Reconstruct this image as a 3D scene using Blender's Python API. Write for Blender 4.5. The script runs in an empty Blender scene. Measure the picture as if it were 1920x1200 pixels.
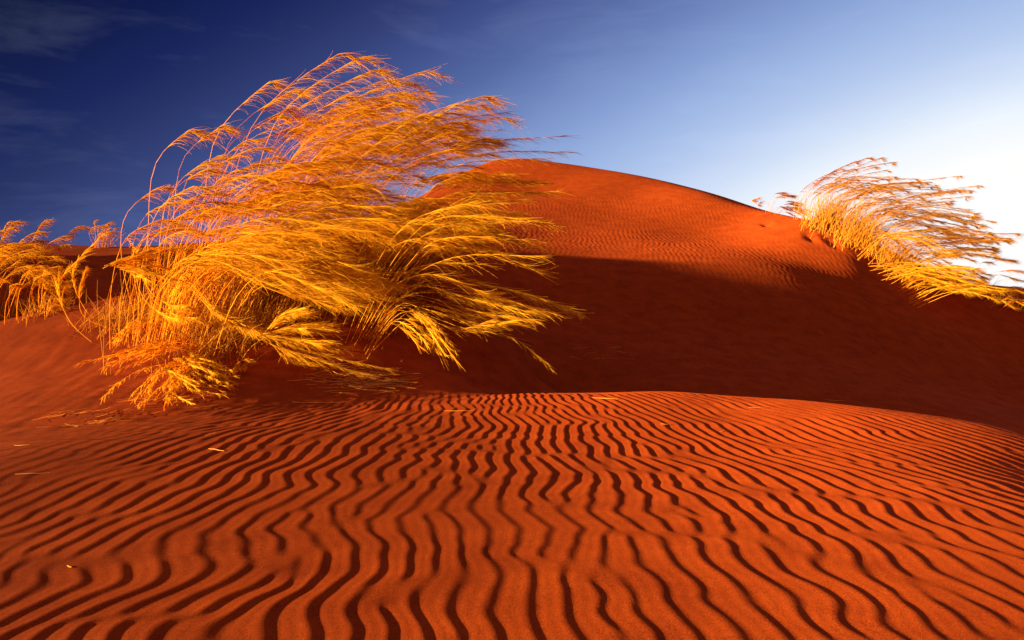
import bpy, math, random
import numpy as np
from mathutils import Vector

# ------------------------------------------------------------------ scene, camera, light
sc = bpy.context.scene
col = sc.collection
rng = np.random.default_rng(11)
random.seed(5)

CAM_H = 0.9          # camera height above the rippled sand
F = 1371.0           # focal length in units of a 1920 wide frame
HOR = 540.0          # eye level row
cam_d = bpy.data.cameras.new('camera')
cam = bpy.data.objects.new('camera', cam_d)
col.objects.link(cam)
cam.location = (0, 0, CAM_H)
cam.rotation_euler = (math.radians(90), 0, 0)
cam_d.sensor_width = 36
cam_d.lens = 36 * F / 1920
cam_d.shift_y = -(600 - HOR) / 1920
cam_d.clip_start = 0.05
cam_d.clip_end = 6000
sc.camera = cam

SUN_EL = math.radians(7.5)
SUN_AZ = math.radians(7.0)       # light travels towards +x and a little +y
light_dir = Vector((math.cos(SUN_EL) * math.cos(SUN_AZ), math.cos(SUN_EL) * math.sin(SUN_AZ), -math.sin(SUN_EL)))
sd = bpy.data.lights.new('sun', 'SUN')
sd.energy = 5.0
sd.angle = math.radians(0.53)
sd.color = (1.0, 0.73, 0.38)
sun = bpy.data.objects.new('sun', sd)
col.objects.link(sun)
sun.rotation_euler = light_dir.to_track_quat('-Z', 'Y').to_euler()
sun.location = (-30, -3, 20)

sc.view_settings.view_transform = 'Standard'
sc.view_settings.look = 'None'
sc.view_settings.gamma = 1
sc.view_settings.exposure = 2.3
EXPO = 2.0 ** 2.3
sc.cycles.max_bounces = 5
sc.cycles.diffuse_bounces = 3
sc.cycles.transmission_bounces = 3

def lin(c):
    return tuple((v / 255 / 12.92) if v / 255 <= 0.04045 else ((v / 255 + 0.055) / 1.055) ** 2.4 for v in c)

world = bpy.data.worlds.new('World')
sc.world = world
world.use_nodes = True
nt = world.node_tree
nt.nodes.clear()
N, Lk = nt.nodes, nt.links
def wn(t, **k):
    n = N.new(t)
    for a, b in k.items(): setattr(n, a, b)
    return n
out = wn('ShaderNodeOutputWorld'); bg = wn('ShaderNodeBackground')
tc = wn('ShaderNodeTexCoord')
sky = wn('ShaderNodeTexSky', sky_type='NISHITA')
sky.sun_disc = False
sky.sun_elevation = SUN_EL
sky.sun_rotation = math.atan2(-light_dir.x, -light_dir.y)
sky.air_density = 1.0; sky.dust_density = 0.5; sky.ozone_density = 3.0
# bright part of the sky low on the right, deep blue away from it
G = Vector((math.sin(math.radians(42)), math.cos(math.radians(42)), -0.22)).normalized()
dot = wn('ShaderNodeVectorMath', operation='DOT_PRODUCT')
dot.inputs[1].default_value = G
Lk.new(tc.outputs['Generated'], dot.inputs[0])
acos = wn('ShaderNodeMath', operation='ARCCOSINE'); Lk.new(dot.outputs['Value'], acos.inputs[0])
mr = wn('ShaderNodeMapRange'); mr.inputs['From Max'].default_value = math.radians(120)
sep = wn('ShaderNodeSeparateXYZ'); Lk.new(tc.outputs['Generated'], sep.inputs[0])
zm = wn('ShaderNodeMath', operation='MULTIPLY_ADD'); zm.inputs[1].default_value = math.radians(60)   # darker overhead
Lk.new(sep.outputs['Z'], zm.inputs[0]); Lk.new(acos.outputs[0], zm.inputs[2])
Lk.new(zm.outputs[0], mr.inputs['Value'])
ramp = wn('ShaderNodeValToRGB')
stops = [(0, (255, 255, 255)), (31, (255, 255, 253)), (36, (238, 245, 253)), (41, (208, 223, 247)), (46, (182, 202, 238)), (51, (160, 184, 228)), (57, (135, 160, 212)),
         (63, (110, 133, 188)), (69, (84, 104, 162)), (75, (64, 80, 140)), (80, (50, 62, 118)), (85, (35, 45, 98)), (89, (21, 31, 88)), (94, (11, 19, 72)), (100, (6, 12, 56)), (120, (5, 9, 44))]
r = ramp.color_ramp
while len(r.elements) > 1: r.elements.remove(r.elements[-1])
r.elements[0].position = 0
r.elements[0].color = (*lin(stops[0][1]), 1)
for a, c in stops[1:]:
    e = r.elements.new(a / 120); e.color = (*lin(c), 1)
Lk.new(mr.outputs[0], ramp.inputs[0])
# faint cirrus
mp = wn('ShaderNodeMapping'); mp.inputs['Scale'].default_value = (2.2, 2.2, 9.0); mp.inputs['Rotation'].default_value = (0, 0.35, 0); mp.inputs['Location'].default_value = (0.0, 0.0, 1.1)
Lk.new(tc.outputs['Generated'], mp.inputs[0])
nz = wn('ShaderNodeTexNoise'); nz.inputs['Scale'].default_value = 2.2; nz.inputs['Detail'].default_value = 9; nz.inputs['Roughness'].default_value = 0.62
nz.inputs['Distortion'].default_value = 0.5
Lk.new(mp.outputs[0], nz.inputs['Vector'])
cm = wn('ShaderNodeMapRange'); cm.inputs['From Min'].default_value = 0.50; cm.inputs['From Max'].default_value = 0.8
cm.inputs['To Max'].default_value = 0.045 / EXPO
Lk.new(nz.outputs['Fac'], cm.inputs['Value'])
ccol = wn('ShaderNodeVectorMath', operation='SCALE'); ccol.inputs[0].default_value = (0.75, 0.85, 1.0)
Lk.new(cm.outputs[0], ccol.inputs['Scale'])
sc1 = wn('ShaderNodeVectorMath', operation='SCALE'); sc1.inputs['Scale'].default_value = 1.0 / EXPO
Lk.new(ramp.outputs[0], sc1.inputs[0])
sc2 = wn('ShaderNodeVectorMath', operation='SCALE'); sc2.inputs['Scale'].default_value = 0.0008
Lk.new(sky.outputs[0], sc2.inputs[0])
ad = wn('ShaderNodeVectorMath', operation='ADD'); Lk.new(sc1.outputs[0], ad.inputs[0]); Lk.new(sc2.outputs[0], ad.inputs[1])
ad2 = wn('ShaderNodeVectorMath', operation='ADD'); Lk.new(ad.outputs[0], ad2.inputs[0]); Lk.new(ccol.outputs[0], ad2.inputs[1])
# warm fill glow added to the unseen sky behind the viewer, lifts shaded sand
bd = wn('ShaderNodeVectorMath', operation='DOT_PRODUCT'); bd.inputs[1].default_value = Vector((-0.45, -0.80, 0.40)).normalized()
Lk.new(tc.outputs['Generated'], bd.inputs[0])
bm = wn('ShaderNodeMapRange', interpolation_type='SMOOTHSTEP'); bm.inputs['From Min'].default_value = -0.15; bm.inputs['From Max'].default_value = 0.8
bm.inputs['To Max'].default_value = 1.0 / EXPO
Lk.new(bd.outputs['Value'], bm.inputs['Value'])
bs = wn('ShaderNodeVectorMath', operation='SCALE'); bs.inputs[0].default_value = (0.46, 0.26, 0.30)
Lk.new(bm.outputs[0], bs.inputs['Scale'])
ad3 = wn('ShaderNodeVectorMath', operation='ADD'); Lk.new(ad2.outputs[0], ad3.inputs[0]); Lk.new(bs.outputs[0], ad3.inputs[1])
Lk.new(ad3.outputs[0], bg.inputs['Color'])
bg.inputs['Strength'].default_value = 1.0
Lk.new(bg.outputs[0], out.inputs['Surface'])

# ------------------------------------------------------------------ terrain height
def P(x, y, Y):                       # a point of the place from its bearing and distance
    return ((x - 960) / F * Y, Y, CAM_H - (y - HOR) / F * Y)

ctrl = [
 # rippled shelf in the foreground
 (0, 0, 0), (-1.5, 1.5, -0.03), (1.2, 1.5, 0), (0, 3, 0), (-2, 3, -0.045), (0, 5, 0.0), (-1.2, 5, 0), (1.5, 3, -0.02), (2.4, 3.2, -0.085), (3.3, 3.9, -0.20), (2.6, 4.2, -0.075), (1.5, 5, -0.005),
 (0.2, 6.25, 0), (-1.0, 6.2, 0.0), P(1250, 738, 6.15), P(1500, 752, 5.85), P(1700, 772, 5.55), P(1920, 806, 5.2), (4.1, 3.5, -0.28), 
 (3.0, 0.5, -0.15), (-3, 0, -0.10), (0, -4, 0), (5, -3, -0.3), (-6, -4, 0.2), (5.8, 2, -0.6), (0, -14, 0), (14, -8, -0.8), (-16, -10, 0.4),
 # behind the shelf
 (0.3, 7.2, -0.26), (2.2, 7.0, -0.42), (4.0, 6.7, -0.7), (5.5, 5.5, -0.85), (7.5, 3.5, -1.1),
 P(1000, 715, 8.6), P(1250, 722, 8.7), P(1500, 742, 8.7), P(1750, 770, 8.6), P(1920, 795, 8.6),
 P(1100, 650, 10.2), P(1200, 585, 12), P(1200, 517, 13.4), P(1500, 650, 11.3), P(1500, 585, 12.6), P(1480, 508, 14.5), P(1300, 514, 13.7), P(1350, 600, 12.0), P(1350, 660, 10.4),
 P(1750, 700, 11.6), P(1750, 620, 13.4), P(1920, 700, 12.6), P(1700, 545, 15.0), P(1850, 600, 14.4), P(1600, 495, 15.4), P(1550, 520, 14.6), P(1620, 590, 13.1),
 P(1000, 570, 12), P(1000, 520, 13),
 # crest running away on the right, and its far side
 P(1990, 590, 15.5), P(1920, 562, 15.8), P(1830, 535, 16), P(1760, 511, 17.0), P(1700, 487, 17.2), P(1640, 456, 17.2), P(1570, 428, 17.2), P(1500, 415, 17.8),
 P(1440, 400, 19.2), P(1400, 388, 20.2), P(1330, 364, 21.8), P(1250, 341, 23.5), P(1150, 320, 25.3), P(1040, 304, 27), P(960, 299, 28), P(900, 312, 28),
 (11, 12.5, -1.0), (13, 17, -0.5), (11, 20, 0.6), (11, 24, 1.6), (9, 29, 2.2), (3, 33, 3.4), (-3, 33, 3.2), (14, 10, -1.6), (15, 18, -0.9),
 # lit face of the dune
 P(1000, 455, 16), P(1000, 385, 20.5), P(1000, 345, 23.5), P(1200, 455, 16.4), P(1200, 395, 20), P(1200, 362, 22), P(1400, 450, 17.2), P(1400, 415, 18.9), P(1550, 465, 16.3),
 # left part of the dune behind the big tussock
 P(850, 335, 27), P(800, 362, 25.5), P(700, 402, 23), P(600, 430, 20.5), P(400, 453, 18), P(250, 464, 18), P(150, 461, 18), P(0, 455, 18), P(-150, 452, 18),
 P(800, 450, 14.6), P(920, 470, 14.2), P(800, 513, 12.3), P(600, 490, 13.5), (-2.2, 10.4, 0.55),
 P(120, 500, 12.9), P(260, 515, 12.5), P(0, 545, 10.9), P(200, 552, 10.6), P(60, 482, 15.2), P(160, 482, 15.2),
 (-12, 21, 1.0), (-8, 25, 1.0), (-15, 15, 0.6),
 # mound that carries the tussock and the low ridge to its left
 P(600, 738, 6.25), P(600, 655, 7.05), P(600, 595, 7.7), P(640, 550, 8.35), P(720, 552, 8.5), P(540, 540, 8.6), P(400, 532, 8.8),
 P(850, 690, 7.35), P(850, 610, 8.2), P(840, 562, 8.9), P(960, 660, 8.3), P(730, 640, 7.3), P(730, 735, 6.3),
 (-2.7, 3.9, 0.0), (-3.5, 5.0, -0.10), (-5, 5.5, -0.30), (-2.6, 2.2, -0.09), (-4.4, 6.3, -0.05), (-5.1, 7.3, 0.07), (-6.2, 7.6, -0.04), (-5.8, 6.5, -0.34), P(0, 605, 8.3), P(150, 573, 8.6), P(270, 547, 8.8), P(-120, 625, 8.4),
 (-2.62, 5.45, -0.03), P(450, 750, 5.9), (-3.4, 6.9, 0.23), P(300, 610, 7.9), (-4.3, 7.3, 0.22), (-3.07, 5.2, -0.06), P(450, 640, 7.3), P(450, 700, 6.5),
 (-6.5, 9.6, 0.38), (-5.0, 9.9, 0.55), (-3.5, 10.0, 0.6), (-7, 4, -0.25), (-7.6, 8, 0.25), (-9, 8, 0.1), (-11, 11, 0.4), (-12, 3, -0.5),
 # far field
 (30, 30, -0.5), (30, 5, -1), (-30, 30, 0.5), (0, 60, 0.5), (40, 60, -0.2), (-40, 60, 0.4), (-30, 0, 0.5), (0, -40, 0), (17, 25, 0.9),
]
C = np.array(ctrl, float)
def tps_k(d2):
    return 0.5 * d2 * np.log(d2 + 1e-12)
cx, cy, cz = C[:, 0], C[:, 1], C[:, 2]
n = len(C)
K = tps_k((cx[:, None] - cx) ** 2 + (cy[:, None] - cy) ** 2) + np.diag(np.where((cy > 11) & (cx > -4), 0.25, 0.004))
Pm = np.c_[np.ones(n), cx, cy]
A = np.block([[K, Pm], [Pm.T, np.zeros((3, 3))]])
W = np.linalg.solve(A, np.r_[cz, 0, 0, 0])

CY = np.array([1.5, 3.5, 5.8, 6.5, 7.3, 8.3, 9.2, 10.1, 10.5, 11.1, 11.7, 12.5, 13.2, 13.7, 14.4, 15.5, 18, 21, 60], float)
CHT = np.array([0.0, 0.8, 1.7, 2.5, 3.4, 3.9, 4.3, 4.52, 4.62, 4.72, 4.75, 4.6, 4.2, 3.7, 3.1, 2.4, 1.2, 0.3, 0], float)
def smooth(a, b, x):
    t = np.clip((x - a) / (b - a), 0, 1)
    return t * t * (3 - 2 * t)

def base_height(X, Y):
    X = np.asarray(X, float); Y = np.asarray(Y, float)
    sh = X.shape; x = X.ravel(); y = Y.ravel()
    z = np.empty_like(x)
    for i in range(0, len(x), 60000):
        xs, ys = x[i:i+60000], y[i:i+60000]
        d2 = (xs[:, None] - cx) ** 2 + (ys[:, None] - cy) ** 2
        z[i:i+60000] = tps_k(d2) @ W[:n] + W[n] + W[n+1] * xs + W[n+2] * ys
    r = np.hypot(x, y)
    far = smooth(38, 70, r)
    low = 0.5 * np.sin(x * 0.05 + 1) * np.sin(y * 0.043) + 1.2 * np.sin(x * 0.011 + y * .004) * np.sin(y * 0.009 + 2) - 0.4
    z = z * (1 - far) + low * far
    z = np.clip(z, -3, 8)
    # added unseen dune on the left, shaped to cast shadow across the hollow
    H = np.interp(y, CY, CHT) - 0.5 * np.sqrt((x + 20) ** 2 + 0.3)
    k = 0.35
    h = np.clip(0.5 + 0.5 * (H - z) / k, 0, 1)
    z = z * (1 - h) + H * h + k * h * (1 - h)
    # broad soft unevenness
    z += 0.012 * np.sin(x * 1.7 + 0.6 * np.sin(y * 0.9)) * np.sin(y * 1.3 + 0.5) * smooth(1, 4, r) * (1 - smooth(30, 60, r))
    # footprints on the dune
    for (px, py, YY, a) in FOOT:
        fx, fy = (px - 960) / F * YY, YY
        g = np.exp(-(((x - fx) / 0.11) ** 2 + ((y - fy) / 0.20) ** 2))
        g2 = np.exp(-(((x - fx - .2) / 0.12) ** 2 + ((y - fy) / 0.25) ** 2))
        z += -a * g + 0.35 * a * g2
    return z.reshape(sh)
FOOT = [(1437, 436, 18.1, .07), (1519, 464, 16.8, .06), (1563, 470, 16.5, .06), (1545, 466, 16.7, .02)]

# ripple field: band-limited random phase, so ridges fork and end as wind ripples do
NX = NY = 2048
DX = 26.0 / NX
LAM = 0.112
def fft_noise(k0, skx, sky_, seed, NXl=NX):
    g = np.random.default_rng(seed)
    w = g.standard_normal((NXl, NXl)) + 1j * g.standard_normal((NXl, NXl))
    kx = np.fft.fftfreq(NXl, DX)[:, None]; ky = np.fft.fftfreq(NXl, DX)[None, :]
    flt = np.exp(-0.5 * ((kx - k0) / skx) ** 2 - 0.5 * (ky / sky_) ** 2)
    return np.fft.ifft2(np.fft.fft2(w) * flt)
k0 = 1 / LAM
cf = fft_noise(k0, 0.095 * k0, 0.19 * k0, 3)
amp = np.abs(cf); amp /= np.median(amp)
cfn = cf / (np.abs(cf) + 1e-9)
wob = np.real(fft_noise(0, 1 / 2.6, 1 / 0.85, 8)); wob /= wob.std()
wob2 = np.real(fft_noise(0, 1 / 0.6, 1 / 0.30, 9)); wob2 /= wob2.std()
ampmod = np.real(fft_noise(0, 1 / 3.0, 1 / 3.0, 10)); ampmod /= ampmod.std()
def samp(F_, X, Y):
    u = ((X + 13) / DX) % NX; v = (Y / DX) % NY
    i = np.floor(u).astype(int); j = np.floor(v).astype(int); a = u - i; b = v - j
    i %= NX; j %= NY; i1 = (i + 1) % NX; j1 = (j + 1) % NY
    return (F_[i, j] * (1-a) * (1-b) + F_[i1, j] * a * (1-b) + F_[i, j1] * (1-a) * b + F_[i1, j1] * a * b)

def ripple(X, Y):
    # gentle fanning: the ripples turn a little to the right as they run away
    fan = 0.14 * np.clip(np.minimum(Y, 7.0) - 2.7, 0, None) ** 2 * 1.25 * np.tanh((X + 0.3) / 2.5) * 1.15 * np.where(X < -0.3, 0.45, 1.0) * (Y < 7.6)
    Xw = X - 0.02 * Y + fan + (0.026 + 0.010 * (1 - smooth(-1.5, 1.0, X))) * samp(wob, X, Y) + 0.0085 * samp(wob2, X, Y)
    c = samp(cf, Xw % 26 - 13, Y)
    a = np.abs(c) / np.median(np.abs(cf))
    th = np.angle(c)
    prof = np.cos(th) + 0.30 * np.sin(2 * th) + 0.05 * np.cos(2 * th)
    return prof * np.clip(a * 1.5, 0, 1.0)

EDGE = np.array([P(-100, 880, 3.7)[:2], P(0, 858, 3.9)[:2], P(200, 808, 4.65)[:2], P(420, 765, 5.45)[:2], P(730, 742, 6.2)[:2], P(900, 738, 6.25)[:2]])
def ripple_amp(X, Y):
    u = X / np.maximum(Y, 0.3) * F + 960
    # foreground shelf
    yb = np.interp(u, [-700, -100, 0, 200, 420, 730, 1000, 3000], [3.7, 4.2, 4.5, 5.15, 5.8, 6.25, 6.4, 6.4])
    a1 = 1 - smooth(-0.35, 0.22, Y - yb)
    a1 = a1 * (1 - 0.15 * smooth(2.4, 3.6, X)) * (1 - 0.75*smooth(3.1, 4.2, X)) * (1 - 0.25 * smooth(3.6, 6.0, Y)) * (0.84 + 0.16 * smooth(2.2, 3.2, Y))
    # shaded hollow, faint
    a2 = 2.2 * smooth(8.4, 9.5, Y) * smooth(0.2, 2.5, X) * (1 - smooth(12, 13.5, Y))
    # lit dune bands
    s = smooth(12.6, 14.2, Y) * (1 - 0.85 * smooth(20.8, 22.0, Y)) * smooth(-3.0, 0.3, X)
    band = 1 - 0.55 * np.exp(-((Y - 18.3) / 0.7) ** 2)
    a3 = s * band * 0.6
    m = a1 + a2 + a3
    m = m * np.clip(1 + 0.28 * samp(ampmod, X, Y), 0.45, 1.5)
    return m * smooth(0.2, 0.8, np.hypot(X, Y)) * (1 - smooth(24, 25.5, Y)) * (1 - smooth(11, 12.5, np.abs(X))) * (Y > 0)

def height(X, Y):
    X = np.asarray(X, float); Y = np.asarray(Y, float)
    z = base_height(X, Y)
    inside = (Y > 0) & (Y < 25.9) & (np.abs(X) < 12.9)
    Xi = np.where(inside, X, 0.0); Yi = np.where(inside, Y, 1.0)
    rp = ripple(Xi, Yi) * ripple_amp(Xi, Yi) * 0.0024
    # drawn-out wind streaks over the smooth apron of the mound
    u = Xi / Yi * F + 960
    ap = smooth(3.6, 4.4, Yi) * (1 - smooth(6.6, 7.4, Yi)) * (1 - smooth(650, 800, u)) * (1 - np.clip(ripple_amp(Xi, Yi), 0, 1))
    st = samp(wob2, Xi * 0.35 + 3 - Yi * .25, Yi * 2.2 + Xi * .5)
    rp = rp + ap * 0.0045 * st
    md = smooth(4.2, 5.5, Yi) * (1 - smooth(8.5, 9.5, Yi)) * (1 - smooth(-1.0, 0.2, Xi))
    rp = rp + md * (0.010 * samp(ampmod, Xi * .6 + 2, Yi * .9 + 3) + 0.0022 * samp(wob2, Yi * .8 - 3, Xi * 1.3 + 14))
    return z + np.where(inside, rp, 0)

def zat(x, y):
    return float(base_height(np.array([x]), np.array([y]))[0])

# ------------------------------------------------------------------ materials
def new_mat(name):
    m = bpy.data.materials.new(name); m.use_nodes = True
    m.node_tree.nodes.clear()
    return m, m.node_tree.nodes, m.node_tree.links

def sand_material():
    m, nd, lk = new_mat('red_sand')
    o = nd.new('ShaderNodeOutputMaterial'); b = nd.new('ShaderNodeBsdfPrincipled')
    lk.new(b.outputs[0], o.inputs[0])
    b.inputs['Roughness'].default_value = 0.95
    b.inputs['Diffuse Roughness'].default_value = 0.9
    b.inputs['Specular IOR Level'].default_value = 0.015
    tcn = nd.new('ShaderNodeTexCoord')
    n1 = nd.new('ShaderNodeTexNoise'); n1.inputs['Scale'].default_value = 3.5; n1.inputs['Detail'].default_value = 10; n1.inputs['Roughness'].default_value = 0.68
    n2 = nd.new('ShaderNodeTexNoise'); n2.inputs['Scale'].default_value = 170; n2.inputs['Detail'].default_value = 5; n2.inputs['Roughness'].default_value = 0.75
    lk.new(tcn.outputs['Object'], n1.inputs['Vector']); lk.new(tcn.outputs['Object'], n2.inputs['Vector'])
    r1 = nd.new('ShaderNodeValToRGB')
    r1.color_ramp.elements[0].position = .3; r1.color_ramp.elements[0].color = (0.215, 0.030, 0.0050, 1)
    r1.color_ramp.elements[1].position = .7; r1.color_ramp.elements[1].color = (0.345, 0.055, 0.0070, 1)
    lk.new(n1.outputs['Fac'], r1.inputs[0])
    r2 = nd.new('ShaderNodeMapRange'); r2.inputs['From Min'].default_value = .3; r2.inputs['From Max'].default_value = .7
    r2.inputs['To Min'].default_value = .50; r2.inputs['To Max'].default_value = 1.42
    lk.new(n2.outputs['Fac'], r2.inputs['Value'])
    mul = nd.new('ShaderNodeVectorMath'); mul.operation = 'SCALE'
    lk.new(r1.outputs[0], mul.inputs[0]); lk.new(r2.outputs[0], mul.inputs['Scale'])
    lk.new(mul.outputs[0], b.inputs['Base Color'])
    bp = nd.new('ShaderNodeBump'); bp.inputs['Strength'].default_value = 0.5; bp.inputs['Distance'].default_value = 0.002
    lk.new(n2.outputs['Fac'], bp.inputs['Height']); lk.new(bp.outputs[0], b.inputs['Normal'])
    return m

def grass_material(name, c1, c2, transl=0.45):
    m, nd, lk = new_mat(name)
    o = nd.new('ShaderNodeOutputMaterial')
    at = nd.new('ShaderNodeAttribute'); at.attribute_name = 'tone'
    r1 = nd.new('ShaderNodeValToRGB')
    r1.color_ramp.elements[0].color = (*c1, 1); r1.color_ramp.elements[1].color = (*c2, 1)
    lk.new(at.outputs['Fac'], r1.inputs[0])
    d = nd.new('ShaderNodeBsdfDiffuse'); t = nd.new('ShaderNodeBsdfTranslucent'); mx = nd.new('ShaderNodeMixShader')
    mx.inputs[0].default_value = transl
    lk.new(r1.outputs[0], d.inputs['Color']); lk.new(r1.outputs[0], t.inputs['Color'])
    lk.new(d.outputs[0], mx.inputs[1]); lk.new(t.outputs[0], mx.inputs[2]); lk.new(mx.outputs[0], o.inputs[0])
    return m
M_SAND = sand_material()
M_PLUME = grass_material('plume_straw', (0.80, 0.25, 0.008), (0.99, 0.58, 0.030))
M_STEM = grass_material('stem_straw', (0.30, 0.085, 0.012), (0.72, 0.32, 0.03), 0.2)
M_LITTER = grass_material('litter_straw', (0.62, 0.22, 0.03), (0.85, 0.40, 0.08), 0.2)

def tag(o, label=None, cat=None, group=None, kind=None):
    if label: o['label'] = label
    if cat: o['category'] = cat
    if group: o['group'] = group
    if kind: o['kind'] = kind
    return o

def mesh_obj(name, V, Fc, mat, parent=None, tone=None, smooth_=True, loc=None):
    V = np.asarray(V, np.float32); Fc = np.asarray(Fc, np.int32)
    if loc is not None: V = V - np.asarray(loc, np.float32)
    me = bpy.data.meshes.new(name)
    me.vertices.add(len(V)); me.vertices.foreach_set('co', V.ravel())
    me.loops.add(Fc.size); me.loops.foreach_set('vertex_index', Fc.ravel())
    k = Fc.shape[1]
    me.polygons.add(len(Fc))
    me.polygons.foreach_set('loop_start', np.arange(0, Fc.size, k, dtype=np.int32))
    if smooth_: me.polygons.foreach_set('use_smooth', np.ones(len(Fc), bool))
    me.materials.append(mat)
    if tone is not None:
        a = me.attributes.new('tone', 'FLOAT', 'POINT'); a.data.foreach_set('value', np.asarray(tone, np.float32))
    me.update(calc_edges=True); me.validate()
    o = bpy.data.objects.new(name, me); col.objects.link(o)
    if parent is not None: o.parent = parent
    return o

# ------------------------------------------------------------------ build the sand
def build_sand():
    az = np.concatenate([np.radians(np.arange(-41, 41.001, 0.072))])
    rest = np.radians(np.arange(44, 319 - .1, 4.0))
    az = np.concatenate([az, rest])
    rr = np.concatenate([[0.02], np.geomspace(0.12, 1.15, 18), np.exp(np.arange(math.log(1.18), math.log(30), 0.0040)), np.geomspace(30.3, 4500, 90)])
    NA, NR = len(az), len(rr)
    R_, A_ = np.meshgrid(rr, az, indexing='ij')
    X = R_ * np.sin(A_); Y = R_ * np.cos(A_)
    Z = height(X, Y)
    V = np.stack([X, Y, Z], -1).reshape(-1, 3)
    i = np.arange(NR - 1)[:, None]; j = np.arange(NA)[None, :]; j2 = (j + 1) % NA
    Q = np.stack([i * NA + j, (i + 1) * NA + j, (i + 1) * NA + j2, i * NA + j2], -1)
    Q = Q[..., ::-1].reshape(-1, 4)
    # shelf and mound / big dune meet in the hidden bottom of the hollow
    fr = V[Q].mean(1)
    u = fr[:, 0] / np.maximum(fr[:, 1], .3) * F + 960
    yb = np.interp(u, [-900, 0, 500, 780, 950, 1100, 3000], [9.9, 9.9, 10.2, 10.0, 7.4, 7.3, 7.0])
    yb = np.where(fr[:, 0] < -12, 5.0, yb)
    near = (fr[:, 1] < yb)
    dist = np.hypot(fr[:, 0], fr[:, 1])
    caster = (fr[:, 0] < -11.5) & (dist < 60)  # holds the out-of-view dune added to shade the hollow
    farm = dist > 36
    near &= ~farm & ~caster; 
    for name, msk in (('ground', near), ('shadow_caster_dune', caster & ~farm), ('dune', ~near & ~caster & ~farm), ('desert_plain', farm)):
        q = Q[msk]
        idx, inv = np.unique(q, return_inverse=True)
        o = mesh_obj(name, V[idx], inv.reshape(-1, 4), M_SAND)
        o['kind'] = 'structure'
    bpy.data.objects['ground']['label'] = 'rippled red sand and smooth mound in the foreground'
    bpy.data.objects['dune']['label'] = 'large red sand dune rising behind the grass'
build_sand()

# ------------------------------------------------------------------ grass
def tubes(Cn, Rd, sides=3):
    """Cn (N,K,3) centre lines, Rd (N,K) radii -> verts, quads"""
    N_, K_, _ = Cn.shape
    T = np.gradient(Cn, axis=1); T /= (np.linalg.norm(T, axis=2, keepdims=True) + 1e-9)
    ref = rng.standard_normal((N_, 1, 3)); ref = np.broadcast_to(ref, T.shape)
    U = np.cross(T, ref); U /= (np.linalg.norm(U, axis=2, keepdims=True) + 1e-9)
    Vv = np.cross(T, U)
    ang = np.arange(sides) * 2 * math.pi / sides
    pts = Cn[:, :, None, :] + Rd[:, :, None, None] * (np.cos(ang)[None, None, :, None] * U[:, :, None, :] + np.sin(ang)[None, None, :, None] * Vv[:, :, None, :])
    V = pts.reshape(-1, 3)
    a = np.arange(N_)[:, None, None] * K_ * sides; b = np.arange(K_ - 1)[None, :, None] * sides; s = np.arange(sides)[None, None, :]; s2 = (s + 1) % sides
    Q = np.stack([a + b + s, a + b + s2, a + b + sides + s2, a + b + sides + s], -1).reshape(-1, 4)
    return V, Q

def merge(lst):
    Vs, Qs, Ts = [], [], []; o = 0
    for V, Q, T in lst:
        Vs.append(V); Qs.append(Q + o); Ts.append(T); o += len(V)
    return np.concatenate(Vs), np.concatenate(Qs), np.concatenate(Ts)

def catmull(Pt, K_):
    Pt = np.asarray(Pt, float)
    Pp = np.vstack([2 * Pt[0] - Pt[1], Pt, 2 * Pt[-1] - Pt[-2]])
    n_ = len(Pt) - 1
    t = np.linspace(0, n_ - 1e-6, K_); i = t.astype(int); f = (t - i)[:, None]
    a, b, c, d = Pp[i], Pp[i+1], Pp[i+2], Pp[i+3]
    return 0.5 * (2*b + (c-a)*f + (2*a-5*b+4*c-d)*f*f + (3*b-a-3*c+d)*f**3)

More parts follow.
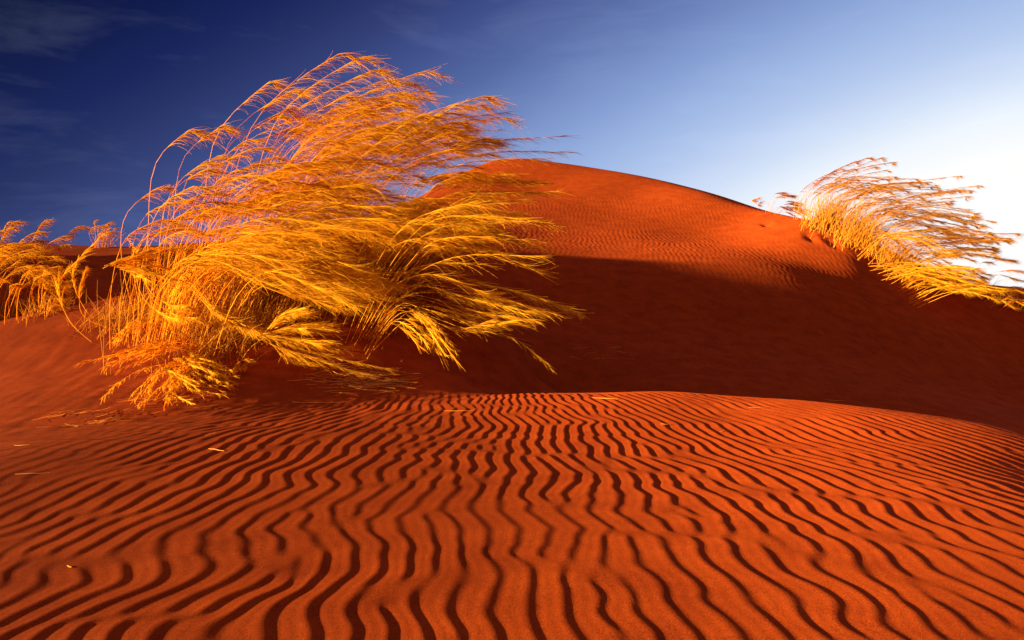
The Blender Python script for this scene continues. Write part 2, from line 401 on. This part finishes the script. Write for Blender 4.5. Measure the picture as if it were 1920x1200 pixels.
WIND = np.array([1.0, 0.10, -0.10]); WIND /= np.linalg.norm(WIND)
def culm(Pt, hairs=30, s0=0.5, hl=0.34, spread=0.20, rad=0.0045, tone=0.6, hr=0.0021, wind=0.5, K_=16):
    """one stalk with its feathery head: list of (V, Q, tone)"""
    c = catmull(Pt, K_)
    L = np.linalg.norm(np.diff(c, axis=0), axis=1).sum()
    s = np.linspace(0, 1, K_)
    Rd = rad * (1 - 0.75 * s)
    V, Q = tubes(c[None], Rd[None])
    res = [(V, Q, np.full(len(V), tone * 0.75))]
    if hairs:
        si = s0 + (0.97 - s0) * rng.random(hairs) ** 0.9
        f = si * (K_ - 1); i = f.astype(int); fr = (f - i)[:, None]
        p = c[i] * (1 - fr) + c[i + 1] * fr
        T = c[i + 1] - c[i]; T /= np.linalg.norm(T, axis=1, keepdims=True)
        pr = rng.standard_normal((hairs, 3)); pr -= (pr * T).sum(1, keepdims=True) * T; pr /= np.linalg.norm(pr, axis=1, keepdims=True)
        al = spread * (0.3 + rng.random(hairs))[:, None]
        D = T + pr * al + WIND * (0.22 if wind > 0.6 else 0.0) * rng.random((hairs, 1)); D /= np.linalg.norm(D, axis=1, keepdims=True)
        ln = hl * (0.45 + 0.65 * rng.random(hairs)) * (1.0 - 0.35 * (si - s0) / (1 - s0))
        ln = np.minimum(ln, (1 - si) * L + 0.10 + 0.10 * rng.random(hairs))
        t = np.linspace(0, 1, 5)
        W_ = WIND + rng.standard_normal((hairs, 3)) * 0.22
        Cn = p[:, None, :] + ln[:, None, None] * (t[None, :, None] * D[:, None, :] + (t ** 2)[None, :, None] * wind * (W_ - D)[:, None, :] * 0.8
             + (t ** 2)[None, :, None] * (np.array([0, 0, -0.12]) + rng.standard_normal((hairs, 1, 3)) * 0.13))
        Rh = hr * (1 - 0.7 * t)[None, :] * (0.7 + 0.6 * rng.random((hairs, 1)))
        V, Q = tubes(Cn, Rh)
        tn = np.clip(tone + 0.22 * rng.standard_normal(hairs), 0, 1)
        res.append((V, Q, np.repeat(tn, 15)))
    return res

def to_world(g, Yb, Yt, ground=True):
    k = len(g); pts = []
    for q, (x, y) in enumerate(g):
        YY = Yb + (Yt - Yb) * q / (k - 1)
        pts.append(P(x, y, YY))
    pts = np.array(pts)
    if ground:
        z = zat(pts[0, 0], pts[0, 1]) - 0.04
        dz = z - pts[0, 2]
        w = np.linspace(1, 0, k) ** 1.5
        pts[:, 2] += dz * w
    return pts

def clear_ground(pts, lift=0.02):
    z = base_height(pts[1:, 0], pts[1:, 1])
    pts[1:, 2] = np.maximum(pts[1:, 2], z + lift)
    return pts

def empty(name, loc):
    o = bpy.data.objects.new(name, None); col.objects.link(o); o.location = loc; o.empty_display_size = 0.2
    return o

def tussock(loc, guides, label, group, named=90, spreadxyz=(0.10, 0.55, 0.07), hairk=1.0, hr=0.0026, cm=1.0, rad=0.0036, leaves=None, hl=1.0):
    root = empty('grass_tussock', loc)
    tag(root, label, 'grass tussock', group)
    rest = []; parts = []; total_lead = 0; big_one = len(guides) > 40
    for g in guides:
        pts_img, Yb, Yt, cnt, s0, L, tone = g[:7]
        cnt = max(1, int(round(cnt * cm))) if cnt > 2 else cnt
        ground = g[7] if len(g) > 7 else True
        wnd = g[8] if len(g) > 8 else 0.85
        base = to_world(pts_img, Yb, Yt, ground)
        for c in range(cnt):
            p = base.copy()
            k = len(p)
            if c > 0:
                sc_ = np.array(spreadxyz) * (0.5 if pts_img[-1][1] > 575 and Yb < 9 else 1.0)
                w = np.linspace(0.7, 1.0, k)[:, None]
                off = np.clip(rng.standard_normal(3), -1.6, 1.6) * sc_
                if not ground: off *= 0.45
                tipoff = np.clip(rng.standard_normal(3), -1.3, 1.3) * sc_ * 0.9
                p += off * w + tipoff * (np.linspace(0, 1, k)[:, None] ** 2)
                ctr = p[0]
                p = ctr + (p - ctr) * (0.76 + 0.24 * rng.random()) * (ctr[1] / base[0, 1])
                if ground:
                    dz = zat(p[0, 0], p[0, 1]) - 0.04 - p[0, 2]
                    p[:, 2] += dz * np.linspace(1, 0, k) ** 1.5
            if wnd > 0.6 and ground and not (big_one and pts_img[-1][0] > 940):            # heads arch over and nod with the wind
                d = p[-1] - p[-2]; d /= np.linalg.norm(d)
                nod = (0.12 + 0.10 * rng.random()) * ((1.0 if cnt > 5 else 0.6) if big_one else 0.55)
                p[-1] -= d * nod * 0.85
                p = np.vstack([p, p[-1] + nod * (0.60 * d + WIND * 0.75 + np.array([0, 0, -0.04 - 0.22 * rng.random()]))])
            p = clear_ground(p)
            tn = np.clip(tone + 0.02 + 0.22 * rng.standard_normal(), 0.03, 1)
            thin = 0.5 if (big_one and ground and (pts_img[-1][1] > 560 or pts_img[-1][0] > 940)) else 1.0
            r_ = culm(p, hairs=int((150 if c == 0 else 98) * hairk * thin), s0=s0, hl=L * hl * (0.8 + .4 * rng.random()), tone=tn, hr=hr, rad=rad, wind=wnd,
                      spread=0.11 + 0.08 * rng.random())
            if c < max(1, named // len(guides)) and total_lead < named:
                parts.append(r_); total_lead += 1
            else:
                rest += r_
    for r_ in parts:
        V, Q, T = merge(r_)
        mesh_obj('plume_stalk', V, Q, M_PLUME, root, T, loc=loc)
    if rest:
        V, Q, T = merge(rest)
        o = mesh_obj('plume_stalks', V, Q, M_PLUME, root, T, loc=loc); o['kind'] = 'stuff'
    if leaves:
        V, Q, T = merge(leaves)
        o = mesh_obj('leaf_blades', V, Q, M_STEM, root, T, loc=loc); o['kind'] = 'stuff'
    return root

def blades(n_, ctr, ext, hmin, hmax, lean=0.35, tone=0.5, rad=0.0032, droop=0.2, fan=0.35):
    """wiry leaves and bare stems at the foot of a tussock"""
    x = ctr[0] + rng.standard_normal(n_) * ext[0]; y = ctr[1] + rng.standard_normal(n_) * ext[1]
    z = base_height(x, y) - 0.03
    h = hmin + (hmax - hmin) * rng.random(n_)
    dirx = lean + rng.standard_normal(n_) * fan; diry = rng.standard_normal(n_) * fan
    t = np.linspace(0, 1, 7)
    Cn = np.zeros((n_, 7, 3))
    bend = droop * rng.random(n_) ** 2
    Cn[:, :, 0] = x[:, None] + (h * dirx)[:, None] * t ** 1.4 + (h * bend)[:, None] * t ** 3
    Cn[:, :, 1] = y[:, None] + (h * diry)[:, None] * t ** 1.4
    Cn[:, :, 2] = z[:, None] + h[:, None] * t * (1 - 0.55 * bend[:, None] * t * t)
    Rd = rad * (0.6 + 0.8 * rng.random((n_, 1))) * (1 - 0.7 * t)[None]
    V, Q = tubes(Cn, Rd)
    return (V, Q, np.repeat(np.clip(tone + 0.25 * rng.standard_normal(n_), 0, 1), 21))

# ---- the big tussock (bearing points, distance at foot and at tip, count, start of plume, hair length, tone)
big = [
 # upper outline from left to right
 ([(300,560),(322,430),(340,300),(412,236)], 8.2, 8.0, 4, .62, .34, .6),
 ([(380,545),(398,400),(436,250),(548,166)], 8.4, 8.2, 4, .60, .40, .6),
 ([(390,545),(415,400),(450,270),(520,215)], 8.5, 8.4, 4, .6, .34, .55),
 ([(450,545),(480,360),(545,215),(700,128)], 8.3, 8.3, 9, .50, .45, .7),
 ([(480,545),(520,370),(600,220),(755,148)], 8.4, 8.5, 13, .45, .45, .65),
 ([(470,545),(520,390),(610,260),(740,205)], 8.2, 8.2, 14, .42, .42, .7),
 ([(500,545),(560,380),(640,270),(790,215)], 8.6, 8.8, 13, .45, .42, .62),
 ([(550,545),(620,370),(720,250),(905,178)], 8.5, 8.8, 8, .52, .42, .65),
 ([(560,545),(640,380),(740,290),(860,225)], 8.3, 8.5, 12, .50, .42, .62),
 ([(600,545),(680,370),(790,240),(960,209)], 8.8, 9.2, 4, .60, .38, .25),
 ([(640,545),(720,400),(800,300),(905,268)], 8.6, 9.0, 10, .55, .40, .4),
 ([(690,545),(760,420),(880,295),(1085,285)], 8.7, 9.0, 3, .62, .40, .5),
 ([(700,545),(770,430),(870,340),(1010,340)], 8.6, 8.9, 8, .58, .38, .5),
 ([(700,545),(780,440),(880,365),(1040,362)], 8.4, 8.5, 6, .58, .40, .6),
 # left shoulder
 ([(330,560),(350,440),(400,340),(500,300)], 8.1, 8.0, 10, .50, .38, .62),
 ([(370,555),(400,430),(460,340),(580,300)], 8.0, 8.0, 12, .48, .40, .7),
 ([(400,550),(440,400),(530,320),(660,290)], 8.1, 8.2, 14, .45, .42, .68),
 ([(430,550),(480,420),(580,340),(720,320)], 8.0, 8.0, 14, .45, .42, .72),
 ([(280,560),(290,480),(320,410),(400,380)], 8.0, 7.9, 9, .48, .34, .6),
 ([(262,560),(245,470),(270,400),(340,372)], 8.1, 8.0, 4, .5, .30, .5),
 ([(250,560),(228,470),(235,400),(300,345)], 8.2, 8.2, 1, .6, .24, .45),
 ([(215,590),(160,560),(138,500),(192,440)], 7.8, 7.7, 2, .45, .26, .75, True, .15),
 ([(240,590),(160,575),(150,545),(160,510)], 7.8, 7.7, 1, .55, .18, .6, True, .1),
 # bright front sweep
 ([(330,570),(380,450),(500,400),(690,440)], 7.7, 7.3, 16, .42, .48, .92),
 ([(320,575),(360,470),(480,425),(660,500)], 7.6, 7.2, 18, .40, .48, .95),
 ([(360,570),(420,470),(540,430),(720,530)], 7.5, 7.1, 12, .42, .50, .95),
 ([(300,575),(340,480),(430,440),(580,450)], 7.6, 7.4, 14, .42, .44, .88),
 ([(400,560),(470,440),(580,380),(730,400)], 7.8, 7.6, 16, .42, .46, .85),
 ([(450,550),(530,430),(640,370),(790,380)], 7.9, 7.8, 14, .45, .44, .75),
 ([(420,565),(480,480),(560,470),(680,540)], 7.4, 7.1, 9, .45, .42, .85),
 ([(520,550),(600,440),(720,380),(860,400)], 8.1, 8.1, 8, .50, .42, .65),
 # right side arcs
 ([(690,545),(760,440),(850,380),(1000,372)], 7.8, 7.4, 5, .55, .42, .85),
 ([(690,545),(770,450),(870,395),(1045,420)], 7.8, 7.3, 4, .55, .40, .85),
 ([(690,548),(770,460),(860,400),(990,410)], 7.7, 7.2, 4, .55, .40, .9),
 ([(680,548),(770,450),(880,445),(1020,515)], 7.5, 7.0, 3, .45, .44, .95),
 ([(690,548),(760,470),(870,440),(1040,455)], 7.8, 7.3, 3, .50, .40, .8),
 ([(650,548),(720,440),(800,420),(900,430)], 7.9, 7.6, 7, .50, .40, .7),
 # hanging right
 ([(700,540),(800,480),(920,540),(1050,590)], 7.5, 6.8, 3, .45, .38, .92, True, .2),
 ([(700,540),(800,500),(950,530),(1090,588)], 7.8, 6.9, 4, .55, .36, .95, True, .25),
 ([(700,545),(760,510),(900,570),(1000,600)], 7.5, 6.8, 3, .45, .34, .88, True, .2),
 ([(700,545),(760,520),(870,580),(960,620),(1035,692)], 7.3, 6.6, 1, .45, .28, .85, True, .12),
 ([(690,545),(750,520),(800,580),(850,668)], 7.2, 6.5, 4, .45, .30, .92, True, .12),
 ([(690,545),(740,525),(790,580),(830,640)], 7.2, 6.6, 3, .45, .28, .85, True, .15),
 ([(700,545),(790,520),(890,590),(970,600)], 7.3, 6.6, 2, .5, .30, .8, True, .2),
 # broken stalks and fans in front
 ([(400,560),(350,540),(290,515),(222,498)], 7.5, 7.2, 3, .85, .10, .8, False, .1),
 ([(222,498),(250,482),(280,470)], 7.2, 7.25, 5, .1, .22, .92, False, .2),
 ([(222,498),(270,505),(330,525)], 7.2, 7.25, 4, .1, .24, .95, False, .15),
 ([(350,520),(400,575),(450,610),(500,632)], 7.3, 6.8, 7, .25, .34, .95, False, .2),
 ([(495,628),(530,595),(575,585)], 6.8, 6.8, 4, .05, .28, .92, False, .3),
 ([(495,628),(560,612),(620,610)], 6.8, 6.8, 6, .05, .30, .95, False, .25),
 ([(495,628),(570,640),(640,650)], 6.8, 6.8, 5, .05, .30, .95, False, .2),
 ([(495,628),(570,655),(650,675),(735,694)], 6.8, 6.7, 2, .1, .26, .92, False, .1),
 ([(495,628),(530,665),(570,690),(600,702)], 6.8, 6.7, 2, .15, .22, .85, False, .1),
 ([(260,500),(285,560),(330,590),(370,598)], 7.3, 7.0, 3, .55, .24, .9, False, .2),
 # drooping lower left skirt
 ([(400,585),(340,600),(280,640),(190,690)], 7.2, 5.9, 5, .45, 0.19, .6, True, .1),
 ([(400,585),(330,605),(260,640),(200,670)], 7.3, 6.4, 6, .45, 0.19, .55, True, .1),
 ([(400,580),(350,620),(310,670),(270,735)], 7.1, 5.8, 8, .40, 0.20, .72, True, .1),
 ([(400,585),(360,640),(340,690),(310,745)], 7.1, 5.6, 8, .40, 0.20, .7, True, .1),
 ([(390,585),(345,650),(352,705),(424,742)], 7.0, 5.6, 4, .50, 0.19, .9, True, .25),
 ([(400,580),(340,620),(345,660),(400,700)], 7.0, 5.9, 7, .40, 0.20, .78, True, .2),
 ([(420,580),(390,640),(400,690),(430,720)], 7.0, 5.8, 6, .40, 0.19, .66, True, .2),
 ([(430,575),(450,620),(447,660),(440,690)], 6.9, 6.3, 3, .5, .18, .5, True, .1),
 ([(400,570),(300,560),(250,590),(215,640)], 7.5, 6.7, 5, .45, 0.17, .6, True, .1),
]
bl = [blades(900, (-2.9, 8.1), (0.55, 0.45), 0.35, 1.1, 0.25, 0.40),
      blades(900, (-2.0, 8.4), (0.50, 0.45), 0.4, 1.3, 0.35, 0.15),
      blades(500, (-1.6, 8.5), (0.28, 0.4), 0.4, 1.2, 0.5, 0.05),
      blades(220, (-3.2, 7.9), (0.25, 0.3), 0.2, 0.7, 0.1, 0.6, fan=.5),
      blades(420, (-2.9, 7.3), (0.30, 0.30), 0.15, 0.5, 0.1, 0.55, fan=.7, droop=.5)]
tussock((-2.2, 8.2, zat(-2.2, 8.2)), big, 'large golden windswept grass tussock on the near sand mound, left of the dune peak',
        'grass tussocks on the dunes', named=95, leaves=bl, cm=1.25, hl=0.85)

# ---- tussock on the right crest
right = [
 ([(1503,436),(1515,370),(1560,325),(1628,295)], 17.7, 17.8, 4, .30, .36, 0.60),
 ([(1510,436),(1540,365),(1600,322),(1672,304)], 17.6, 17.8, 3, .30, .36, 0.65),
 ([(1520,438),(1540,370),(1590,335),(1660,335)], 17.5, 17.6, 8, .30, .38, 0.80),
 ([(1560,440),(1580,370),(1640,340),(1715,335)], 17.2, 17.4, 8, .30, .40, 0.75),
 ([(1560,440),(1590,385),(1650,355),(1745,350)], 17.1, 17.3, 9, .30, .42, 0.80),
 ([(1600,445),(1640,390),(1720,365),(1815,357)], 16.7, 16.8, 7, .30, .42, 0.70),
 ([(1600,448),(1650,400),(1730,385),(1825,400)], 16.6, 16.7, 9, .30, .44, 0.80),
 ([(1620,450),(1680,412),(1750,398),(1840,422)], 16.4, 16.4, 10, .30, .44, 0.82),
 ([(1640,456),(1700,430),(1780,422),(1860,442)], 16.1, 16.0, 10, .30, .44, 0.85),
 ([(1640,460),(1700,440),(1790,440),(1885,446)], 16.0, 16.0, 8, .30, .42, 0.70),
 ([(1660,466),(1720,455),(1790,460),(1855,472)], 15.6, 15.5, 10, .30, .42, 0.88),
 ([(1680,478),(1740,468),(1800,488),(1842,520)], 15.1, 14.8, 10, .30, .42, 0.90),
 ([(1690,484),(1740,488),(1790,508),(1835,530)], 14.8, 14.4, 10, .30, .42, 0.95),
 ([(1640,456),(1700,468),(1760,498),(1805,528)], 15.3, 14.2, 10, .30, .40, 0.95),
 ([(1600,446),(1650,425),(1710,440),(1770,490)], 16.2, 15.6, 10, .30, .42, 0.95),
 ([(1700,490),(1760,500),(1800,520),(1850,545)], 14.6, 13.8, 5, .30, .36, 0.90),
]
bl = [blades(330, P(1545, 434, 17.3), (0.22, 0.2), 0.3, 0.95, 0.3, 0.75, rad=.007), blades(460, P(1600, 442, 16.8), (0.3, 0.3), 0.3, 1.0, 0.45, 0.75, rad=.007),
      blades(260, P(1670, 470, 15.8), (0.22, 0.4), 0.2, 0.8, 0.6, 0.65, rad=.007)]
tussock((7.6, 16.6, zat(7.6, 16.6)), right, 'golden windswept grass tussock on the crest at the right, against the white sky',
        'grass tussocks on the dunes', named=48, spreadxyz=(0.14, 0.45, 0.10), hr=0.0040, rad=.005, leaves=bl, cm=1.4, hairk=1.1, hl=.62)

# ---- small far tuft behind the crest
far = [
 ([(1440,404),(1440,385),(1425,372),(1408,375)], 19.5, 19.5, 2, .5, .2, .1),
 ([(1442,404),(1452,380),(1465,368),(1482,366)], 19.5, 19.6, 4, .5, .25, .15),
 ([(1450,404),(1460,388),(1475,378),(1495,380)], 19.2, 19.3, 5, .45, .25, .2),
 ([(1455,406),(1470,392),(1485,388),(1500,394)], 19.0, 19.0, 5, .45, .25, .2),
]
tussock((7.0, 19.3, zat(7.0, 19.3)), far, 'small thin grey-brown grass tuft peeking over the dune crest', 'grass tussocks on the dunes',
        named=6, hr=0.003, spreadxyz=(.12, .2, .06))

# ---- low tuft at the right edge
edge = [
 ([(1835,545),(1845,510),(1865,488),(1895,487)], 15.5, 15.5, 3, .5, .26, .25),
 ([(1840,545),(1860,515),(1885,505),(1925,510)], 15.4, 15.3, 4, .5, .28, .35),
 ([(1850,545),(1875,528),(1900,535),(1930,555)], 15.2, 14.9, 5, .45, .28, .5),
 ([(1860,548),(1885,545),(1905,560),(1930,578)], 15.0, 14.5, 5, .45, .26, .6),
 ([(1870,550),(1900,535),(1940,530),(1990,545)], 15.0, 15.0, 5, .45, .3, .5),
]
tussock((10.2, 15.2, zat(10.2, 15.2)), edge, 'low dull grass tuft below the right tussock, at the right edge of the photo', 'grass tussocks on the dunes',
        named=12, hr=0.0028, spreadxyz=(.12, .25, .06), leaves=[blades(80, (10.2, 15.2), (.2, .2), .15, .45, .3, .3)])

# ---- tussock at the left edge
left = [
 ([(-20,560),(-10,500),(0,450),(25,410)], 9.3, 9.4, 5, .45, .30, .35),
 ([(0,550),(15,490),(30,450),(70,430)], 9.2, 9.3, 7, .45, .30, .5),
 ([(20,545),(40,480),(60,440),(85,408)], 9.4, 9.5, 5, .5, .28, .4),
 ([(30,545),(60,480),(85,450),(118,442)], 9.2, 9.3, 6, .5, .28, .5),
 ([(-40,560),(-30,490),(0,465),(60,455)], 8.9, 8.9, 10, .4, .34, .7),
 ([(-60,560),(-60,480),(-30,440),(20,425)], 9.1, 9.1, 8, .45, .34, .5),
 ([(-20,560),(0,500),(40,475),(100,480)], 8.7, 8.6, 6, .4, .30, .6),
 ([(-30,565),(-10,520),(30,495),(70,500)], 8.5, 8.4, 5, .45, .30, .6),
 ([(10,560),(40,500),(70,490),(105,515)], 8.5, 8.3, 3, .5, .24, .6),
 ([(30,565),(35,530),(50,510),(60,500)], 8.3, 8.3, 3, .5, .2, .5),
]
tussock((-6.3, 9.1, zat(-6.3, 9.1)), left, 'dense orange grass tussock at the left edge of the photo, over a dark hollow', 'grass tussocks on the dunes',
        named=30, spreadxyz=(.10, .3, .04), cm=.7, hl=.55, leaves=[blades(220, (-6.5, 9.2), (.3, .3), .15, .5, .15, .2)])

crest = [
 ([(185,466),(175,445),(170,430),(190,420)], 16.8, 16.8, 4, .35, .28, .5),
 ([(190,466),(192,445),(196,428),(204,414)], 16.8, 16.8, 5, .35, .26, .55),
 ([(195,466),(200,448),(208,436),(214,432)], 16.7, 16.7, 5, .35, .24, .5),
 ([(180,466),(180,450),(185,440),(196,436)], 16.7, 16.7, 5, .35, .24, .6),
]
tussock((-9.3, 16.8, zat(-9.3, 16.8)), crest, 'small orange grass tuft alone on the skyline of the left dune', 'grass tussocks on the dunes',
        named=6, hr=0.0030, hl=.4, spreadxyz=(.12, .2, .06), leaves=[blades(60, (-9.3, 16.8), (.12, .12), .2, .5, .1, .5, rad=.004)])

sprout = [
 ([(68,590),(60,555),(62,530),(68,510)], 8.45, 8.45, 2, .45, .2, .55),
 ([(75,590),(72,550),(78,520),(92,495)], 8.4, 8.4, 3, .45, .22, .6),
 ([(80,590),(82,560),(90,535),(100,520)], 8.4, 8.4, 3, .45, .2, .6),
 ([(35,592),(30,560),(38,525),(55,502)], 8.5, 8.5, 1, .5, .2, .5),
 ([(18,592),(16,565),(18,545),(20,525)], 8.5, 8.5, 1, .4, .16, .7),
 ([(120,580),(118,560),(120,540),(124,522)], 8.7, 8.7, 1, .4, .16, .4),
 ([(85,590),(92,572),(104,562),(120,558)], 8.3, 8.3, 2, .45, .16, .6),
]
tussock((-5.4, 8.4, zat(-5.4, 8.4)), sprout, 'short sparse grass clump on the low sand ridge at the left', 'grass tussocks on the dunes',
        named=12, spreadxyz=(.06, .1, .04), leaves=[blades(120, (-5.4, 8.4), (.12, .1), .08, .3, .1, .6, fan=.5)])

def gx(x, y):
    """nearest ground point along a bearing (used to seat straws on the sand)"""
    Ys = np.linspace(1.6, 14, 1200)
    Xs = (x - 960) / F * Ys; Zs = CAM_H - (y - HOR) / F * Ys
    g = base_height(Xs, Ys)
    k = np.argmax(g > Zs)
    return float(Xs[k]), float(Ys[k]), float(g[k])

# low half-buried tuft on the front left slope
x_, y_, z_ = gx(225, 600)
root = empty('grass_tuft', (x_, y_, z_)); tag(root, 'low fuzzy half-buried grass tuft on the slope left of the big tussock', 'grass tuft', 'grass tussocks on the dunes')
V, Q, T = merge([blades(420, (x_, y_), (.22, .14), .06, .26, .35, .6, rad=.0028, fan=.6)])
mesh_obj('leaf_blades', V, Q, M_STEM, root, T, loc=(x_, y_, z_))['kind'] = 'stuff'

# ---- litter
def litter(name, cx_, cy_, n_, sx, sy, lmin, lmax, label, cat, ang=0.0, aj=0.5, rad=0.0028):
    x0, y0, z0 = gx(cx_, cy_)
    x = x0 + rng.standard_normal(n_) * sx; y = y0 + rng.standard_normal(n_) * sy
    a = ang + rng.standard_normal(n_) * aj; L = lmin + (lmax - lmin) * rng.random(n_)
    t = np.linspace(-.5, .5, 6); b = rng.standard_normal((n_, 1)) * .12
    X = x[:, None] + np.cos(a)[:, None] * L[:, None] * t - np.sin(a)[:, None] * L[:, None] * b * (t ** 2)
    Y = y[:, None] + np.sin(a)[:, None] * L[:, None] * t + np.cos(a)[:, None] * L[:, None] * b * (t ** 2)
    Z = height(X, Y); Z = np.maximum(Z, Z.mean(1, keepdims=True)) + rad + rng.random((n_, 1)) * 0.5 * min(sy * .25, .05)
    Rd = np.full((n_, 6), rad) * (1 - .5 * np.abs(t * 2))[None]
    V, Q = tubes(np.stack([X, Y, Z], -1), Rd)
    o = mesh_obj(name, V, Q, M_LITTER, None, np.repeat(rng.random(n_), 18))
    o.location = (0, 0, 0)
    tag(o, label, cat)
    return o
litter('straw_litter', 690, 715, 170, .22, .12, .06, .32, 'tangle of dry straw fallen at the foot of the mound, below the big tussock', 'straw litter', .15, .6)
litter('straw_litter', 250, 765, 34, .30, .16, .08, .3, 'thin dry straw scattered on the sand below the lower left skirt', 'straw litter', .7, .4)
litter('straw_litter', 160, 792, 22, .14, .05, .06, .22, 'small heap of dry straw at the lower left edge of the mound slope', 'straw litter', .5, .5)
litter('straw_litter', 1120, 665, 16, .25, .3, .06, .3, 'few dry straws lying in the shaded hollow right of the big tussock', 'straw litter', .3, .8)
straws = [
 (635, 738, 0.28, -.25, 'straight pale straw lying just below the straw tangle'),
 (600, 756, 0.45, .05, 'long thin straw on the sand in front of the mound'),
 (405, 845, 0.12, -.45, 'short pale straw on the ripples at the left'),
 (395, 815, 0.09, 1.2, 'short upright-looking straw bit on the left ripples'),
 (860, 771, 0.22, -.05, 'thin straw across the ripples near the centre'),
 (1135, 748, 0.20, -.4, 'straw lying near the far edge of the ripples'),
 (1245, 797, 0.05, -.3, 'tiny straw bit on the ripples right of centre'),
 (1355, 810, 0.04, .1, 'tiny straw fleck on the fine right ripples'),
 (1425, 765, 0.16, .0, 'short straw on the right shoulder of the ripples'),
 (1565, 752, 0.22, .0, 'straw on the far rim of the right sand shoulder'),
 (60, 890, 0.16, .15, 'faint straw at the far left of the ripples'),
 (130, 1066, 0.03, -.6, 'tiny pale straw chip on the lower left ripples'),
 (40, 835, 0.10, -.1, 'short straw beside the smooth slope at far left'),
]
for (px, py, L, a, lab) in straws:
    x0, y0, z0 = gx(px, py)
    t = np.linspace(-.5, .5, 7)
    X = x0 + math.cos(a) * L * t; Y = y0 + math.sin(a) * L * t + .12 * L * t * t
    Z = height(X, Y); Z = np.maximum(Z, Z.mean()) + 0.003
    V, Q = tubes(np.stack([X, Y, Z], -1)[None], (0.0026 * (1 - .5 * np.abs(2 * t)))[None], 5)
    o = mesh_obj('dry_straw', V, Q, M_LITTER, None, np.full(len(V), random.random()))
    tag(o, lab, 'straw', 'single dry straws on the ripples')
